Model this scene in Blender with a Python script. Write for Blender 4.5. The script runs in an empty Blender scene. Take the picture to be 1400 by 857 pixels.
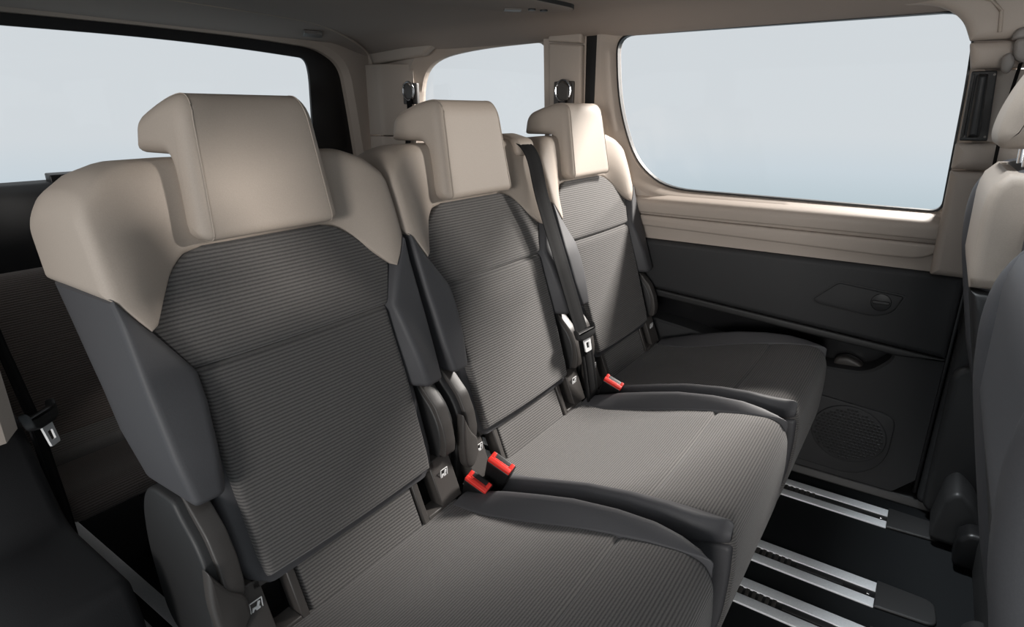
import bpy, math, random
from mathutils import Vector, Matrix
random.seed(3)
SC = bpy.context.scene
COL = SC.collection
# ------------------------------------------------------------------ camera, sky, sun, exposure
F_PX, PITCH, YAW = 817.0, math.radians(18.54), math.radians(55.1)
cam_d = bpy.data.cameras.new('camera'); cam = bpy.data.objects.new('camera', cam_d); COL.objects.link(cam)
cam_d.sensor_fit = 'HORIZONTAL'; cam_d.sensor_width = 36.0; cam_d.lens = F_PX / 1400.0 * 36.0
cam_d.clip_start = 0.02
fw = Vector((math.sin(YAW) * math.cos(PITCH), math.cos(YAW) * math.cos(PITCH), -math.sin(PITCH)))
cam.rotation_euler = fw.to_track_quat('-Z', 'Y').to_euler(); cam.location = (0, 0, 1.15)
SC.camera = cam
W = bpy.data.worlds.new('sky'); SC.world = W; W.use_nodes = True
nt = W.node_tree; nt.nodes.clear()
out = nt.nodes.new('ShaderNodeOutputWorld'); bg = nt.nodes.new('ShaderNodeBackground')
tc = nt.nodes.new('ShaderNodeTexCoord'); sp = nt.nodes.new('ShaderNodeSeparateXYZ'); mr = nt.nodes.new('ShaderNodeMapRange')
rp = nt.nodes.new('ShaderNodeValToRGB')
nt.links.new(tc.outputs['Generated'], sp.inputs[0]); nt.links.new(sp.outputs['Z'], mr.inputs['Value'])
mr.inputs['From Min'].default_value = -0.5; mr.inputs['From Max'].default_value = 0.5
nt.links.new(mr.outputs[0], rp.inputs[0]); nt.links.new(rp.outputs[0], bg.inputs['Color']); nt.links.new(bg.outputs[0], out.inputs[0])
el = rp.color_ramp.elements
el[0].position = 0.0; el[0].color = (0.27, 0.32, 0.35, 1)
el[1].position = 1.0; el[1].color = (0.68, 0.71, 0.735, 1)
for p_, c_ in ((0.30, (0.42, 0.50, 0.54, 1)), (0.36, (0.48, 0.575, 0.62, 1)), (0.42, (0.60, 0.67, 0.72, 1)), (0.47, (0.665, 0.705, 0.735, 1))):
    e_ = el.new(p_); e_.color = c_
bg.inputs['Strength'].default_value = 1.0
def lamp_dir(v): return Vector(v).to_track_quat('-Z', 'Y').to_euler()
sun_d = bpy.data.lights.new('sun', 'SUN'); sun = bpy.data.objects.new('sun', sun_d); COL.objects.link(sun)
sun_d.energy = 2.7; sun_d.angle = math.radians(3.5); sun_d.color = (1.0, 0.93, 0.86)
sun.rotation_euler = lamp_dir((-1.2, 1.0, -0.22)); sun.location = (8, -6, 3)
# studio softbox standing outside the far side, shining down through the sliding door window
box_d = bpy.data.lights.new('softbox', 'AREA'); box = bpy.data.objects.new('softbox', box_d); COL.objects.link(box)
box_d.shape = 'SQUARE'; box_d.size = 0.9; box_d.energy = 1350.0; box_d.color = (1.0, 0.94, 0.88)
BD = Vector((-1.0, 0.32, -0.76)).normalized(); box.location = Vector((1.4, 0.4, 0.7)) - BD * 6.0; box.rotation_euler = lamp_dir(BD)
fil_d = bpy.data.lights.new('softbox', 'AREA'); fil = bpy.data.objects.new('softbox', fil_d); COL.objects.link(fil)  # added fill light on the near side, brightens the far wall and rails
fil_d.shape = 'SQUARE'; fil_d.size = 1.0; fil_d.energy = 92.0; fil_d.color = (1.0, 0.96, 0.92)
FD = Vector((1.0, 0.26, -0.075)).normalized(); fil.location = Vector((1.2, 0.5, 0.85)) - FD * 5.0; fil.rotation_euler = lamp_dir(FD)
# unseen overhead softbox, added to brighten the floor rails through the roof opening
roof_d = bpy.data.lights.new('softbox', 'AREA'); roof = bpy.data.objects.new('softbox', roof_d); COL.objects.link(roof)
roof_d.shape = 'SQUARE'; roof_d.size = 0.7; roof_d.energy = 330.0; roof_d.color = (0.93, 0.97, 1.0)
RD = Vector((0.10, -0.30, -1.0)).normalized(); roof.location = Vector((1.35, 0.0, 0.9)) - RD * 5.0; roof.rotation_euler = lamp_dir(RD)
vs = SC.view_settings
vs.view_transform = 'Standard'; vs.look = 'None'; vs.gamma = 1.0; vs.use_curve_mapping = False; vs.exposure = 0.0

# ------------------------------------------------------------------ materials
def new_mat(name):
    m = bpy.data.materials.new(name); m.use_nodes = True
    return m, m.node_tree, m.node_tree.nodes['Principled BSDF']
def surf(name, col, rough=0.6, metal=0.0, bump=0.0, scale=300.0, var=0.08, spec=0.5, coord='Object'):
    m, t, b = new_mat(name)
    b.inputs['Roughness'].default_value = rough; b.inputs['Metallic'].default_value = metal
    b.inputs['Specular IOR Level'].default_value = spec
    tc = t.nodes.new('ShaderNodeTexCoord'); n = t.nodes.new('ShaderNodeTexNoise')
    n.inputs['Scale'].default_value = scale; n.inputs['Detail'].default_value = 3
    t.links.new(tc.outputs[coord], n.inputs['Vector'])
    r = t.nodes.new('ShaderNodeValToRGB')
    r.color_ramp.elements[0].color = tuple(c * (1 - var) for c in col) + (1,)
    r.color_ramp.elements[1].color = tuple(c * (1 + var) for c in col) + (1,)
    r.color_ramp.elements[0].position = .3; r.color_ramp.elements[1].position = .7
    t.links.new(n.outputs['Fac'], r.inputs[0]); t.links.new(r.outputs[0], b.inputs['Base Color'])
    if bump:
        bp = t.nodes.new('ShaderNodeBump'); bp.inputs['Strength'].default_value = bump; bp.inputs['Distance'].default_value = 0.001
        t.links.new(n.outputs['Fac'], bp.inputs['Height']); t.links.new(bp.outputs[0], b.inputs['Normal'])
    return m
def ribbed(name, dark, light, period=0.0058, depth=0.0012):
    """woven upholstery: fine cross ribs (uv in metres) with a speckled thread"""
    m, t, b = new_mat(name); L = t.links
    b.inputs['Roughness'].default_value = 0.9; b.inputs['Specular IOR Level'].default_value = 0.2
    b.inputs['Sheen Weight'].default_value = 0.15
    uv = t.nodes.new('ShaderNodeUVMap'); uv.uv_map = 'UVMap'
    s = t.nodes.new('ShaderNodeSeparateXYZ'); L.new(uv.outputs[0], s.inputs[0])
    def math_(op, a, c=None):
        n = t.nodes.new('ShaderNodeMath'); n.operation = op
        for i, v in enumerate((a, c)):
            if v is None: continue
            if isinstance(v, (int, float)): n.inputs[i].default_value = v
            else: L.new(v, n.inputs[i])
        return n.outputs[0]
    sn = math_('SINE', math_('MULTIPLY', s.outputs['Y'], 2 * math.pi / period))
    w = math_('ADD', math_('MULTIPLY', sn, 0.5), 0.5)
    mp = t.nodes.new('ShaderNodeMapping'); mp.inputs['Scale'].default_value = (260, 520, 1)
    L.new(uv.outputs[0], mp.inputs[0])
    no = t.nodes.new('ShaderNodeTexNoise'); no.inputs['Scale'].default_value = 1.0; no.inputs['Detail'].default_value = 2
    L.new(mp.outputs[0], no.inputs['Vector'])
    th = math_('MULTIPLY', math_('SUBTRACT', no.outputs['Fac'], 0.5), 0.9)
    f = math_('ADD', math_('POWER', w, 0.8), th)
    r = t.nodes.new('ShaderNodeValToRGB'); L.new(f, r.inputs[0])
    r.color_ramp.elements[0].position = .12; r.color_ramp.elements[1].position = .85
    r.color_ramp.elements[0].color = dark + (1,); r.color_ramp.elements[1].color = light + (1,)
    L.new(r.outputs[0], b.inputs['Base Color'])
    bp = t.nodes.new('ShaderNodeBump'); bp.inputs['Strength'].default_value = 0.7; bp.inputs['Distance'].default_value = depth
    L.new(f, bp.inputs['Height']); L.new(bp.outputs[0], b.inputs['Normal'])
    return m
BEIGE = surf('beige_leatherette', (0.40, 0.342, 0.292), 0.58, bump=0.15, scale=500, var=0.03, spec=0.35)
BEIGE_P = surf('beige_plastic', (0.41, 0.355, 0.31), 0.6, bump=0.12, scale=600, var=0.03, spec=0.35)
GREY = surf('grey_leatherette', (0.064, 0.0635, 0.068), 0.55, bump=0.15, scale=500, var=0.05, spec=0.4)
FABRIC = ribbed('ribbed_grey_fabric', (0.068, 0.065, 0.064), (0.135, 0.128, 0.123))
BENCH = ribbed('brown_grey_fabric', (0.11, 0.093, 0.084), (0.19, 0.163, 0.15))
DARKP = surf('dark_grey_plastic', (0.022, 0.022, 0.0225), 0.5, bump=0.2, scale=700, var=0.1)
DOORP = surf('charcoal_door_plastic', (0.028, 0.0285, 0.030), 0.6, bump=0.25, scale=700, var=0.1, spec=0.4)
BLACKP = surf('black_plastic', (0.008, 0.008, 0.0085), 0.4, bump=0.05, scale=400, var=0.1)
TAUPE_L = surf('light_taupe_plastic', (0.20, 0.182, 0.168), 0.5, bump=0.1, scale=500, var=0.05)
TAUPE = surf('taupe_plastic', (0.055, 0.050, 0.047), 0.45, bump=0.1, scale=500, var=0.05)
ALU = surf('brushed_aluminium', (0.86, 0.88, 0.90), 0.45, metal=0.25, bump=0.05, scale=200, var=0.04)
CARPET = surf('black_carpet', (0.011, 0.012, 0.013), 0.95, bump=0.6, scale=900, var=0.3, spec=0.1)
HEADL = surf('headliner_cloth', (0.36, 0.315, 0.285), 0.95, bump=0.2, scale=700, var=0.04, spec=0.1)
RED = surf('red_button', (0.72, 0.035, 0.025), 0.35, scale=100, var=0.03)
WEB = surf('black_webbing', (0.007, 0.007, 0.0075), 0.8, bump=0.3, scale=1500, var=0.3, spec=0.12)
STEEL = surf('polished_steel', (0.75, 0.76, 0.78), 0.25, metal=1.0, scale=100, var=0.03)
WHITE = surf('white_print', (0.8, 0.8, 0.8), 0.5, scale=100, var=0.02)
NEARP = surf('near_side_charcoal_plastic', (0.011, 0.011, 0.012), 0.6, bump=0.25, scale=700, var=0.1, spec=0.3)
FRIT = surf('black_glass_border', (0.004, 0.004, 0.005), 0.3, scale=50, var=0.05)
def glass_mat():
    m, t, b = new_mat('window_glass'); t.nodes.remove(b)
    o = t.nodes['Material Output']; tr = t.nodes.new('ShaderNodeBsdfTransparent'); gl = t.nodes.new('ShaderNodeBsdfGlossy')
    gl.inputs['Roughness'].default_value = 0.02; tr.inputs['Color'].default_value = (0.97, 0.98, 0.985, 1)
    fr = t.nodes.new('ShaderNodeFresnel'); fr.inputs['IOR'].default_value = 1.3
    mx = t.nodes.new('ShaderNodeMixShader'); t.links.new(fr.outputs[0], mx.inputs[0])
    t.links.new(tr.outputs[0], mx.inputs[1]); t.links.new(gl.outputs[0], mx.inputs[2]); t.links.new(mx.outputs[0], o.inputs[0])
    return m
GLASS = glass_mat()

# ------------------------------------------------------------------ helpers
ORG = [0.0, 0.0, 0.0]                       # origin of the thing being built; world-like coordinates minus this
def link(name, verts, faces, mat, parent=None, uvs=None, sharp=42, smooth=True):
    me = bpy.data.meshes.new(name)
    me.from_pydata([(v[0] - ORG[0], v[1] - ORG[1], v[2] - ORG[2]) for v in verts], [], faces)
    if uvs is not None:
        ul = me.uv_layers.new(name='UVMap')
        for l in me.loops: ul.data[l.index].uv = uvs[l.vertex_index]
    import bmesh
    bm = bmesh.new(); bm.from_mesh(me); bmesh.ops.recalc_face_normals(bm, faces=bm.faces); bm.to_mesh(me); bm.free()
    if smooth:
        me.polygons.foreach_set('use_smooth', [True] * len(me.polygons)); me.set_sharp_from_angle(angle=math.radians(sharp))
    me.materials.append(mat)
    o = bpy.data.objects.new(name, me); COL.objects.link(o)
    if parent: o.parent = parent
    return o
class MB:
    """collects several shapes into one part"""
    def __init__(s): s.v = []; s.f = []
    def add(s, v, f):
        k = len(s.v); s.v += list(v); s.f += [tuple(i + k for i in q) for q in f]
    def box(s, x0, x1, y0, y1, z0, z1):
        s.add([(x, y, z) for x in (x0, x1) for y in (y0, y1) for z in (z0, z1)],
              [(0, 1, 3, 2), (4, 6, 7, 5), (0, 4, 5, 1), (2, 3, 7, 6), (0, 2, 6, 4), (1, 5, 7, 3)])
    def tube(s, pts, r, n=8):
        vs, fs = tube_geo(pts, r, n); s.add(vs, fs)
    def build(s, name, mat, parent=None, sharp=42): return link(name, s.v, s.f, mat, parent, sharp=sharp)
def tube_geo(pts, r, n=8, ry=None):
    pts = [Vector(p) for p in pts]; vs = []; fs = []
    for i, p in enumerate(pts):
        d = (pts[min(i + 1, len(pts) - 1)] - pts[max(i - 1, 0)]).normalized()
        a = d.cross(Vector((0, 0, 1)) if abs(d.z) < .9 else Vector((1, 0, 0))).normalized(); b = d.cross(a)
        for k in range(n):
            t = 2 * math.pi * k / n; vs.append(tuple(p + a * r * math.cos(t) + b * (ry or r) * math.sin(t)))
    for i in range(len(pts) - 1):
        for k in range(n): fs.append((i * n + k, i * n + (k + 1) % n, (i + 1) * n + (k + 1) % n, (i + 1) * n + k))
    fs.append(tuple(range(n))); fs.append(tuple((len(pts) - 1) * n + k for k in range(n)))
    return vs, fs
class RP(list):
    """rounded polygon that remembers its corners, so that it can be inset cleanly"""
    raw = rad = None; seg = 5
def round_poly(pts, r=0.01, seg=5, keep=None):
    n = len(pts); res = RP()
    rs = list(r) if isinstance(r, (list, tuple)) else [r] * n
    res.raw = [tuple(p) for p in pts]; res.rad = rs; res.seg = seg
    for i in range(n):
        p = Vector(pts[i]); a = Vector(pts[i - 1]); b = Vector(pts[(i + 1) % n]); q = rs[i]
        if q <= 0: res.append(tuple(p)); continue
        la = max((a - p).length, 1e-9); lb = max((b - p).length, 1e-9)
        d1 = min(q, la * .48); d2 = min(q, lb * .48)
        A = p + (a - p) * d1 / la; B = p + (b - p) * d2 / lb
        for k in range(seg + 1):
            t = k / seg; res.append(tuple(A * (1 - t) ** 2 + p * 2 * t * (1 - t) + B * t * t))
    return res
def ccw(p):
    if area2(p) >= 0: return p
    if isinstance(p, RP): return round_poly(p.raw[::-1], p.rad[::-1], p.seg)
    return p[::-1]
def area2(p): return sum(p[i - 1][0] * p[i][1] - p[i][0] * p[i - 1][1] for i in range(len(p)))
def inset(poly, d):
    """offset inwards (counter-clockwise polygon); negative grows"""
    P = poly.raw if isinstance(poly, RP) else poly
    n = len(P); res = []; turn = []
    for i in range(n):
        a = Vector(P[i - 1]); p = Vector(P[i]); b = Vector(P[(i + 1) % n])
        e1 = (p - a); e2 = (b - p)
        if e1.length < 1e-9: e1 = e2
        if e2.length < 1e-9: e2 = e1
        n1 = Vector((-e1.y, e1.x)).normalized(); n2 = Vector((-e2.y, e2.x)).normalized()
        m = n1 + n2
        if m.length < 1e-6: m = n1
        m.normalize(); c = max(m.dot(n1), .35)
        res.append(tuple(p + m * d / c)); turn.append(e1.x * e2.y - e1.y * e2.x)
    if isinstance(poly, RP):
        rad = [0 if r <= 0 else max(2e-4, r - d if t > 0 else r + d) for r, t in zip(poly.rad, turn)]
        return round_poly(res, rad, poly.seg)
    return res
AX = {'yz': lambda a, p: (a, p[0], p[1]), 'xz': lambda a, p: (p[0], a, p[1]), 'xy': lambda a, p: (p[0], p[1], a)}
def prism_geo(poly, a0, a1, plane='yz', r=0.008, nr=3, warp=None, mids=0):
    poly = ccw(poly)
    r = min(r, (a1 - a0) * .49)
    lev = []
    if r > 0:
        for k in range(nr + 1):
            t = math.pi / 2 * k / nr; lev.append((a0 + r * (1 - math.cos(t)), r * (1 - math.sin(t))))
    else: lev.append((a0, 0))
    for k in range(mids): lev.append((a0 + r + (a1 - a0 - 2 * r) * (k + 1) / (mids + 1), 0))
    if r > 0:
        for k in range(nr, -1, -1):
            t = math.pi / 2 * k / nr; lev.append((a1 - r * (1 - math.cos(t)), r * (1 - math.sin(t))))
    else: lev.append((a1, 0))
    n = len(poly); vs = []; uv = []; fs = []
    arc = [0.0]
    for i in range(1, n): arc.append(arc[-1] + (Vector(poly[i]) - Vector(poly[i - 1])).length)
    for a, ins in lev:
        pl = inset(poly, ins) if ins > 1e-9 else poly
        for i, p in enumerate(pl):
            v = AX[plane](a, p); vs.append(warp(*v) if warp else v); uv.append((a, arc[i]))
    for l in range(len(lev) - 1):
        for i in range(n):
            j = (i + 1) % n; fs.append((l * n + i, l * n + j, (l + 1) * n + j, (l + 1) * n + i))
    fs.append(tuple(range(n))); fs.append(tuple((len(lev) - 1) * n + i for i in range(n)))
    return vs, fs, uv
def prism(name, poly, a0, a1, mat, parent=None, plane='yz', r=0.008, nr=3, warp=None, mids=0, sharp=42):
    vs, fs, uv = prism_geo(poly, a0, a1, plane, r, nr, warp, mids)
    return link(name, vs, fs, mat, parent, uv, sharp)
def loft(name, rings, mat, parent=None, sharp=42, caps=True, uv=None):
    n = len(rings[0]); vs = [p for r_ in rings for p in r_]; fs = []
    for l in range(len(rings) - 1):
        for i in range(n):
            j = (i + 1) % n; fs.append((l * n + i, l * n + j, (l + 1) * n + j, (l + 1) * n + i))
    if caps: fs.append(tuple(range(n))); fs.append(tuple((len(rings) - 1) * n + i for i in range(n)))
    return link(name, vs, fs, mat, parent, uv, sharp)
def bevel(o, w, seg=3, ang=30):
    m = o.modifiers.new('bevel', 'BEVEL'); m.width = w; m.segments = seg; m.limit_method = 'ANGLE'; m.angle_limit = math.radians(ang)
    return o
def interp(tab, t):
    if t <= tab[0][0]: return tab[0][1]
    for (a, b), (c, d) in zip(tab, tab[1:]):
        if t <= c: return b + (d - b) * (t - a) / (c - a)
    return tab[-1][1]
def smooth(a, b, t):
    t = max(0., min(1., (t - a) / (b - a))); return t * t * (3 - 2 * t)
def pad(name, left, right, z0, z1, yf, mat, parent=None, r=0.012, thick=0.03, nx=24, nz=40, vscale=1.06):
    """upholstered panel facing -y: front surface y = yf(x, z), rounded rim"""
    def sp(n, w): # parameter values, denser at the ends
        e = [0, .12, .3, .55, 1.0]; a = [w * q for q in e]
        m = [w + (1 - 2 * w) * i / n for i in range(1, n)]
        return a + m + [1 - q for q in reversed(a)]
    us = sp(nx, .06); ws = sp(nz, r / (z1 - z0)); vs = []; uv = []; fs = []
    for w in ws:
        z = z0 + (z1 - z0) * w; xl = left(z); xr = right(z)
        for u in us:
            x = xl + (xr - xl) * u; d = min(x - xl, xr - x, z - z0, z1 - z)
            b = 0 if d >= r else r - math.sqrt(max(0, r * r - (r - d) ** 2))
            vs.append((x, yf(x, z) + b, z)); uv.append((x, z * vscale))
    nu = len(us); nw = len(ws)
    for i in range(nw - 1):
        for j in range(nu - 1): fs.append((i * nu + j, i * nu + j + 1, (i + 1) * nu + j + 1, (i + 1) * nu + j))
    rim = [j for j in range(nu)] + [i * nu + nu - 1 for i in range(1, nw)] + [(nw - 1) * nu + j for j in range(nu - 2, -1, -1)] + [i * nu for i in range(nw - 2, 0, -1)]
    k = len(vs)
    for i in rim: vs.append((vs[i][0], vs[i][1] + thick, vs[i][2])); uv.append(uv[i])
    n = len(rim)
    for i in range(n): fs.append((rim[i], rim[(i + 1) % n], k + (i + 1) % n, k + i))
    fs.append(tuple(range(k, k + n)))
    return link(name, vs, fs, mat, parent, uv)
def ray_poly(poly, c, ang):
    dx, dy = math.cos(ang), math.sin(ang); best = None; n = len(poly)
    for i in range(n):
        ax, ay = poly[i - 1][0] - c[0], poly[i - 1][1] - c[1]; bx, by = poly[i][0] - c[0], poly[i][1] - c[1]
        ex, ey = bx - ax, by - ay; det = dx * ey - dy * ex
        if abs(det) < 1e-12: continue
        t = (ax * ey - ay * ex) / det; s = (ax * dy - ay * dx) / det
        if t > 0 and -1e-6 <= s <= 1 + 1e-6 and (best is None or t > best): best = t
    if best is None: best = 0.01
    return (c[0] + dx * best, c[1] + dy * best)
def frame(name, rings, c, mat, parent=None, plane='yz', close=True, cap=False, sharp=30):
    """ring-shaped trim: rings = [(polygon, depth), ...] from outside to the opening, closed back to the first"""
    angs = set()
    for poly, d in rings:
        for p in poly: angs.add(round(math.atan2(p[1] - c[1], p[0] - c[0]), 4))
    for k in range(96): angs.add(round(-math.pi + 2 * math.pi * k / 96, 4))
    angs = sorted(angs); n = len(angs); vs = []; fs = []
    for poly, d in rings:
        for a in angs: vs.append(AX[plane](d, ray_poly(poly, c, a)))
    m = len(rings)
    for l in range(m if close else m - 1):
        k = (l + 1) % m
        for i in range(n):
            j = (i + 1) % n; fs.append((l * n + i, l * n + j, k * n + j, k * n + i))
    if cap: fs.append(tuple((m - 1) * n + i for i in range(n)))
    return link(name, vs, fs, mat, parent, sharp=sharp)
def rect(a0, a1, b0, b1): return [(a0, b0), (a1, b0), (a1, b1), (a0, b1)]
def tag(o, label, cat, group=None, kind=None):
    o['label'] = label; o['category'] = cat
    if group: o['group'] = group
    if kind: o['kind'] = kind
    return o
def empty(name, loc, label, cat, group=None, kind=None):
    o = bpy.data.objects.new(name, None); COL.objects.link(o); o.location = loc; o.empty_display_size = .1
    ORG[:] = loc
    return tag(o, label, cat, group, kind)
def copy_tree(o, parent=None):
    c = o.copy(); COL.objects.link(c)
    if parent: c.parent = parent
    for ch in list(o.children): copy_tree(ch, c)
    return c
def zero(): ORG[:] = (0, 0, 0)

# ------------------------------------------------------------------ setting: floor, ceiling, walls
XW = 2.0                                     # inner face of the far side wall
zero()
floor = prism('floor', rect(0.02, 2.08, -1.7, 2.25), -0.06, 0.0, CARPET, plane='xy', r=0)
tag(floor, 'black carpeted van floor with seat rails let into it', 'floor', kind='structure')
# headliner: rolls down towards the far side
def ceil_z(x):
    t = abs(x - 1.1) / 0.92; return 1.442 - 0.045 * smooth(0.72, 1.0, t)
def ceil_rings(x0, x1, n, ys):
    xs = [x0 + (x1 - x0) * i / n for i in range(n + 1)]
    return [[(x, y, ceil_z(x) + dz) for x in xs] + [(x, y, ceil_z(x) + .06) for x in reversed(xs)] for y, dz in ys]
RX0, RX1, RY0, RY1 = .55, 1.70, -1.0, .35
ceiling = loft('ceiling', ceil_rings(.14, 2.04, 60, ((RY1, 0.0), (1.0, 0.0), (1.6, 0.0), (1.9, -0.004), (2.02, -0.012), (2.08, -0.016), (2.20, -0.016))), HEADL)
loft('headliner_side', ceil_rings(.14, RX0, 20, ((RY0, 0), (RY1, 0))), HEADL, ceiling)
loft('headliner_side', ceil_rings(RX1, 2.04, 20, ((RY0, 0), (RY1, 0))), HEADL, ceiling)
loft('headliner_front', ceil_rings(.14, 2.04, 60, ((-1.5, -.02), (RY0, 0))), HEADL, ceiling)
prism('added_roof_glass', rect(RX0 - .01, RX1 + .01, RY0 - .01, RY1 + .01), 1.47, 1.475, GLASS, ceiling, plane='xy', r=0)  # unseen roof panel, added so the overhead softbox reaches the floor
tag(ceiling, 'taupe cloth headliner curving down to the side windows', 'ceiling', kind='structure')

# ---- far side wall behind the sliding door: C pillar, quarter window surround, D pillar
wr = empty('wall_right', (XW, 1.5, 0), 'beige and charcoal side wall trim with rear quarter window', 'wall', kind='structure')
q_in = round_poly([(1.900, .92), (1.245, .92), (1.262, 1.400), (1.60, 1.392), (1.83, 1.362), (1.902, 1.265)], [.03, .03, .06, .25, .12, .12], 6)
q_out = [(2.08, .80), (1.065, .80), (1.075, 1.46), (2.12, 1.42)]
frame('quarter_window_surround', [(q_out, 2.07), (q_out, 1.985), (round_poly([(1.925, .89), (1.222, .89), (1.242, 1.44), (1.61, 1.43), (1.85, 1.40), (1.93, 1.285)], .05, 6), 1.975), (q_in, 2.035), (q_in, 2.06)], (1.58, 1.2), BEIGE_P, wr)
prism('rear_side_panel', rect(1.065, 2.12, 0.0, .80), 1.985, 2.07, DOORP, wr, r=.01)
# D pillar cover, its lower and upper halves split by a joint
dp = round_poly([(1.990, 1.895), (1.985, 1.893), (1.905, 2.015), (1.915, 2.11), (1.99, 2.13)], [.002, .004, .02, .01, .002], 5)
prism('d_pillar_trim', dp, 1.058, 1.346, BEIGE_P, wr, plane='xy', r=.004)
prism('d_pillar_lower_trim', dp, .70, 1.054, BEIGE_P, wr, plane='xy', r=.004)
prism('d_pillar_header_trim', round_poly([(2.12, 1.346), (1.80, 1.372), (1.70, 1.43), (2.12, 1.43)], .006), 1.94, 1.985, BEIGE_P, wr, r=.012)
prism('c_pillar_trim', round_poly([(1.196, .80), (1.065, .80), (1.078, 1.372), (1.212, 1.385)], .006), 1.958, 1.99, BEIGE_P, wr, r=.01)
prism('c_pillar_header_trim', round_poly([(1.212, 1.389), (1.078, 1.376), (1.078, 1.44), (1.212, 1.44)], .004), 1.955, 1.99, BEIGE_P, wr, r=.01)
prism('door_gap_seal', rect(1.028, 1.075, 0.02, 1.43), 1.985, 2.03, BLACKP, wr, r=.006)
zero()
gq = frame('window_1', [(q_in, 2.048)], (1.58, 1.2), GLASS, close=False, cap=True)
tag(gq, 'small rear quarter window pane between the two belted pillars', 'window', kind='structure')

# ---- sliding door (far side)
dr = empty('door_1', (XW, .45, 0), 'sliding side door with large window and charcoal lower panel', 'door', kind='structure')
w_in = round_poly([(-.028, .89), (.76, .90), (.86, .965), (.915, 1.05), (.965, 1.2), (.982, 1.402), (-.005, 1.397), (-.018, 1.25)],
                  [.03, .10, .06, .1, .1, .06, .07, .1], 6)
d_out = [(-.112, .735), (1.028, .735), (1.028, 1.45), (-.112, 1.45)]
w_lip = round_poly([(-.060, .865), (.78, .868), (.90, .93), (.95, 1.03), (1.002, 1.2), (1.022, 1.425), (-.028, 1.425), (-.05, 1.25)],
                   [.05, .10, .06, .1, .1, .06, .09, .1], 6)
frame('window_surround', [(d_out, 2.075), (d_out, 1.975), (w_lip, 1.975), (inset(w_lip, .012), 1.985), (w_in, 2.03), (w_in, 2.06)], (.48, 1.15), BEIGE_P, dr)
seal_o = inset(w_in, -.002); seal_i = inset(w_in, .004)
frame('window_seal', [(seal_o, 2.034), (seal_o, 2.026), (seal_i, 2.026), (seal_i, 2.05)], (.48, 1.15), BLACKP, dr)
frame('window_chrome_line', [(inset(w_in, -.010), 2.034), (inset(w_in, -.010), 2.022), (inset(w_in, -.004), 2.022), (inset(w_in, -.004), 2.034)], (.48, 1.15), BEIGE_P, dr)
# beige arm ledge with a groove under it
led = round_poly([(1.99, .885), (1.958, .873), (1.946, .86), (1.950, .826), (1.99, .822)], [.004, .012, .012, .006, .002])
prism('arm_ledge', led, -.042, 1.0, BEIGE_P, dr, plane='xz', r=.018)
prism('arm_ledge_lower', round_poly([(1.0, .818), (-.042, .812), (-.036, .788), (0.0, .768), (.1, .766), (1.0, .782)], [.002, .01, .03, .03, .03, .002]), 1.957, 1.99, BEIGE_P, dr, r=.008)
# charcoal upper panel with ledge over the pocket
up = round_poly([(-.112, .734), (1.028, .734), (1.028, .575), (.767, .560), (-.112, .494)], .004)
def belly(x, y, z):
    if x < 1.97: x = x - .016 * math.sin(math.pi * max(0, min(1, (z - .49) / .25)))
    return (x, y, z)
prism('upper_panel', up, 1.962, 2.06, DOORP, dr, r=.018, nr=4)
lip = [(1.028, .572), (.767, .557), (-.112, .491), (-.112, .482), (.0, .475), (.767, .532), (1.028, .548)]
prism('pull_ledge', round_poly(lip, .003), 1.972, 2.06, DARKP, dr, r=.006)
# lower panel round a storage pocket
pk = round_poly([(1.0, .545), (.70, .527), (.02, .485), (.012, .462), (.065, .400), (.17, .392), (.45, .40), (.65, .43), (1.0, .47)], [.01, .01, .02, .02, .04, .04, .05, .05, .01], 5)
lo = [(1.028, .560), (1.028, .03), (-.06, .03), (-.112, .09), (-.112, .495), (.0, .500)]
frame('lower_panel', [(lo, 2.06), (lo, 1.985), (inset(ccw(pk), -.008), 1.985), (pk, 1.992), (pk, 2.075)], (.4, .46), DOORP, dr)
prism('storage_pocket', rect(-.05, 1.028, .36, .56), 2.076, 2.088, FRIT, dr, r=0)  # near-black back colour stands in for the shade inside the pocket
prism('pocket_liner', round_poly([(.075, .388), (.165, .383), (.165, .412), (.13, .424), (.09, .410)], .015), 2.03, 2.07, TAUPE, dr, r=.01)
prism('door_backing', rect(-.30, 1.06, .0, .76), 2.088, 2.10, BLACKP, dr, r=0)  # added dark backing, stops light leaking in at the door's lower corner
# speaker and its grille
sp_p = round_poly([(.30, .055), (.045, .05), (-.03, .12), (-.032, .268), (.0, .285), (.45, .318), (.45, .06)], [.03, .05, .06, .03, .02, .01, .03], 6)
prism('speaker_cover', sp_p, 1.977, 1.99, DOORP, dr, r=.004)
circ = [(.085 + .105 * math.cos(t * math.pi / 24), .19 + .095 * math.sin(t * math.pi / 24)) for t in range(48)]
gr = prism('speaker_grille', circ, 1.971, 1.98, DOORP, dr, r=.004)
mb = MB()
for i in range(-8, 9):
    for j in range(-8, 9):
        y, z = .085 + i * .0115 + (j % 2) * .0057, .19 + j * .0105
        if ((y - .085) / .095) ** 2 + ((z - .19) / .086) ** 2 < 1:
            a = 0.0032
            mb.add([(1.9702, y - a, z - a), (1.9702, y + a, z - a), (1.9702, y + a, z + a), (1.9702, y - a, z + a), (1.9722, y - a * 1.6, z - a * 1.6), (1.9722, y + a * 1.6, z - a * 1.6), (1.9722, y + a * 1.6, z + a * 1.6), (1.9722, y - a * 1.6, z + a * 1.6)],
                   [(0, 1, 2, 3), (0, 4, 5, 1), (1, 5, 6, 2), (2, 6, 7, 3), (3, 7, 4, 0)])
g2 = mb.build('grille_studs', BLACKP, gr); g2['kind'] = 'stuff'
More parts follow.
